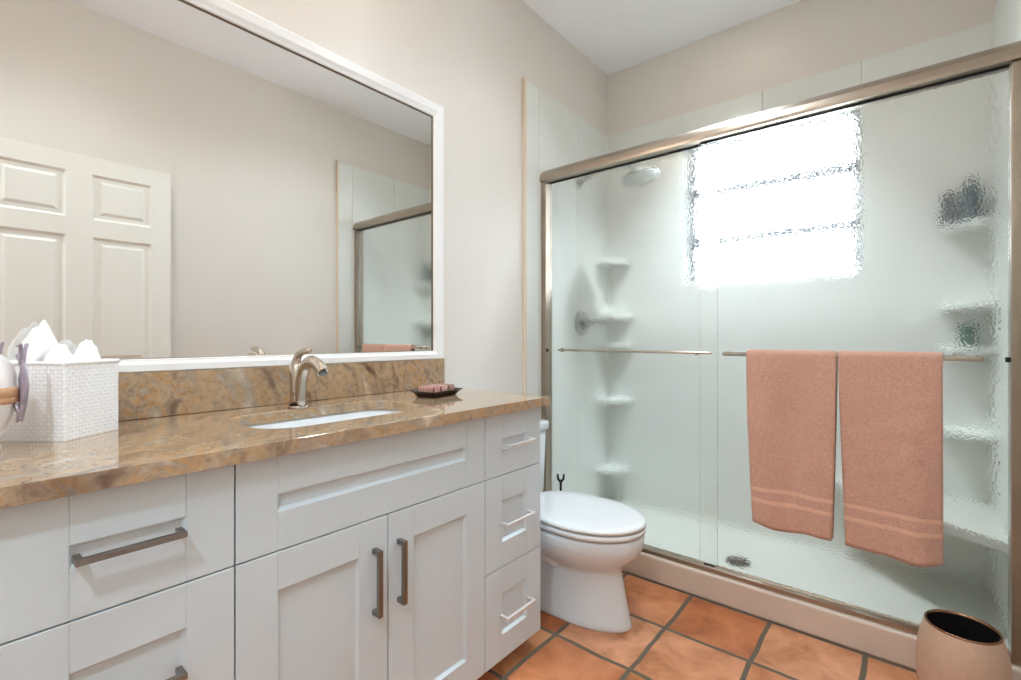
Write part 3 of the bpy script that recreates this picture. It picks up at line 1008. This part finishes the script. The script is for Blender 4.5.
# ------------------------------------------------------------------ sliding shower door
FX0, FX1 = XW + TH + 0.001, XR - TH - 0.001
HZ0, HZ1 = 1.937, 2.001
TZ0 = CH + 0.001
sf = thing('shower_door_frame', 'brushed nickel shower door frame with rounded top rail', 'frame', (0, 0, 0))
b = B()
prof = [(2.070, HZ0), (2.070, HZ0 + 0.012), (2.074, HZ0 + 0.034), (2.086, HZ0 + 0.049), (2.104, HZ1), (2.150, HZ1), (2.150, HZ0)]
loft(b, [[(FX0, y, z) for y, z in prof], [(FX1, y, z) for y, z in prof]], True, True, False)
obj('top_rail', b, 'nickel_frame', sf)
for x0, x1 in ((FX0, FX0 + 0.030), (FX1 - 0.030, FX1)):
    b = B(); box(b, (x0, 2.082, TZ0), (x1, 2.148, HZ0), 0.003)
    o = obj('jamb', b, 'nickel_frame', sf)
    xb = x1 if x0 == FX0 else x0
    sg = 1 if x0 == FX0 else -1
    b = B(); box(b, (min(xb, xb + sg * 0.012), 2.084, 1.024), (max(xb, xb + sg * 0.012), 2.096, 1.040), 0.003)
    obj('bumper', b, 'black_rubber', o)
b = B()
prof = [(2.082, TZ0), (2.082, TZ0 + 0.016), (2.092, TZ0 + 0.022), (2.098, TZ0 + 0.016), (2.098, TZ0 + 0.006), (2.145, TZ0 + 0.006), (2.148, TZ0 + 0.010), (2.150, TZ0 + 0.010), (2.150, TZ0)]
loft(b, [[(FX0 + 0.030, y, z) for y, z in prof], [(FX1 - 0.030, y, z) for y, z in prof]], True, True, False)
tk = obj('bottom_track', b, 'nickel_frame', sf)
b = B(); box(b, (-0.668, 2.093, TZ0 + 0.0165), (-0.624, 2.100, TZ0 + 0.0275), 0.002)
obj('door_guide', b, 'black_rubber', tk)
def glass_door(name_label, x0, x1, yc, bx0, bx1, by, bz, br_, inset):
    t_ = thing('shower_door', name_label, 'shower door', (0, 0, 0), 0, 'sliding shower doors')
    b = B(); box(b, (x0, yc - 0.003, TZ0 + 0.010), (x1, yc + 0.003, HZ0 - 0.006), 0.0008, 1)
    obj('glass_panel', b, 'pebbled_glass', t_)
    b = B(); box(b, (x0, yc - 0.0045, HZ0 - 0.0065), (x1, yc + 0.0045, HZ0 - 0.0008))
    obj('gap_shade_strip', b, 'gap_shade', t_)  # dark colour stands in for the shaded gap below the top rail
    b = B(); tube(b, [(bx0, by, bz), (bx0 + 0.004, by, bz), (bx1 - 0.004, by, bz), (bx1, by, bz)], [br_ * 0.6, br_, br_, br_ * 0.6], 16)
    bar = obj('towel_bar', b, 'nickel', t_)
    for x in (bx0 + 0.014, bx1 - inset):
        b = B(); tube(b, [(x, by, bz), (x, yc - 0.0095, bz), (x, yc - 0.0095, bz), (x, yc - 0.0035, bz)], [br_ * 0.9, br_ * 0.9, 0.011, 0.011], 14)
        obj('bar_post', b, 'nickel', bar)


glass_door('inner pebbled glass shower door on the toilet side with bare slim bar', FX0 + 0.0315, -0.622, 2.128, -1.420, -0.637, 2.100, 1.034, 0.0055, 0.070)
glass_door('outer pebbled glass shower door with the peach towels on its bar', -0.690, FX1 - 0.0315, 2.110, -0.580, 0.180, 2.050, 1.034, 0.0085, 0.014)


# ------------------------------------------------------------------ towels
def towel(x0, x1, x0b, x1b, zf, zb, seed, label):
    t_ = thing('bath_towel', label, 'towel', (0, 0, 0), 0, 'peach towels on the shower bar')
    by, bz, br_ = 2.050, 1.034, 0.0085
    th = 0.010                         # thickness of the folded cloth
    NX = 26
    # centre line in (y,z): back bottom -> over the bar -> front bottom
    cl = []
    rr_ = br_ + 0.0012 + th / 2
    NB, NF = 22, 46
    for i in range(NB):
        cl.append((by + rr_, zb + (bz - zb) * i / NB, 'b', i / NB))
    for k in range(9):
        a = math.pi * k / 8
        cl.append((by + rr_ * math.cos(a), bz + rr_ * math.sin(a), 't', 0))
    for i in range(1, NF + 1):
        cl.append((by - rr_, bz - (bz - zf) * i / NF, 'f', i / NF))
    b = B()
    band_z = [(zf + 0.088, zf + 0.097), (zf + 0.128, zf + 0.137)]

    def surf(off):
        g = []
        for idx, (y, z, s, q) in enumerate(cl):
            row = []
            p0 = cl[max(idx - 1, 0)]; p1 = cl[min(idx + 1, len(cl) - 1)]
            ty, tz = p1[0] - p0[0], p1[1] - p0[1]
            ln = math.hypot(ty, tz)
            ny, nz = -tz / ln, ty / ln      # points away from the bar
            low = max(0.0, (bz - z) / (bz - zf))
            for j in range(NX + 1):
                u = j / NX
                xa = x0 + (x0b - x0) * low ** 1.3; xb = x1 + (x1b - x1) * low ** 1.3
                x = xa + (xb - xa) * u
                edge = min(u, 1 - u)
                o_ = off * (1.0 if edge > 0.02 else 0.72)
                wr_ = 0.0
                if s == 'f':
                    wr_ = (0.012 * math.sin(u * 6.0 + seed) * low + 0.016 * noise.noise(Vector((x * 13 + seed, z * 1.6, seed)))) * min(1, low * 3)
                    wr_ += 0.003 * noise.noise(Vector((x * 30, z * 22, seed)))* min(1, low * 4)
                    wr_ += 0.006 * low
                    inb = any(a <= z <= c for a, c in band_z)
                    if inb and off < 0:
                        o_ *= 0.62
                elif s == 'b':
                    wr_ = -0.004 * low
                zz = z
                if s == 'f' and q > 0.8:
                    zz += (q - 0.8) / 0.2 * (-0.010 * math.sin(math.pi * u) + 0.012 * (0.5 - abs(u - 0.5)) * 0 + 0.005 * math.sin(u * 9 + seed))
                row.append(b.verts.new((x, y - wr_ * (1 if s != 'b' else 1) + (-ny) * o_ * -1, zz + nz * o_)))
            g.append(row)
        return g
    # outward normal from bar: front side is -y
    gi = surf(+th / 2); go = surf(-th / 2)
    R_, C_ = len(gi), NX + 1

    def face(a, c, d, e_, mi_=0):
        f = b.faces.new((a, c, d, e_)); f.smooth = True; f.material_index = mi_
    for i in range(R_ - 1):
        zmid = (cl[i][1] + cl[i + 1][1]) / 2
        bandm = 1 if cl[i][2] == 'f' and any(a <= zmid <= c for a, c in band_z) else 0
        for j in range(C_ - 1):
            face(gi[i][j], gi[i][j + 1], gi[i + 1][j + 1], gi[i + 1][j], 0)
            face(go[i][j], go[i + 1][j], go[i + 1][j + 1], go[i][j + 1], bandm)
        face(gi[i][0], gi[i + 1][0], go[i + 1][0], go[i][0]); face(gi[i][-1], go[i][-1], go[i + 1][-1], gi[i + 1][-1])
    for j in range(C_ - 1):
        face(gi[0][j], go[0][j], go[0][j + 1], gi[0][j + 1]); face(gi[-1][j], gi[-1][j + 1], go[-1][j + 1], go[-1][j])
    obj('towel_cloth', b, ['terry', 'terry_band'], t_)
    return t_


towel(-0.487, -0.192, -0.462, -0.205, 0.385, 0.375, 1.3, 'peach towel on the shower bar, the one nearer the toilet')
towel(-0.188, 0.086, -0.168, 0.088, 0.378, 0.368, 4.1, 'peach towel on the shower bar, the one nearer the trash can')

# ------------------------------------------------------------------ trash can
tc = thing('trash_can', 'round copper-beige trash can with dark inside by the shower curb', 'trash can', (0.121, 1.885, 0))
b = B()
lathe(b, [(0.001, 0.001), (0.080, 0.001), (0.084, 0.006), (0.094, 0.05), (0.102, 0.11), (0.103, 0.15), (0.099, 0.20), (0.090, 0.245), (0.083, 0.268)], n=56)
obj('can_body', b, 'can_copper', tc)
b = B()
lathe(b, [(0.083, 0.266), (0.0835, 0.271), (0.081, 0.2735), (0.078, 0.272), (0.077, 0.266)], n=56)
obj('rim', b, 'can_rim', tc)
b = B()
lathe(b, [(0.0775, 0.268), (0.084, 0.24), (0.093, 0.19), (0.096, 0.15), (0.094, 0.10), (0.076, 0.012), (0.001, 0.010)], n=56)
obj('liner', b, 'can_inside', tc)
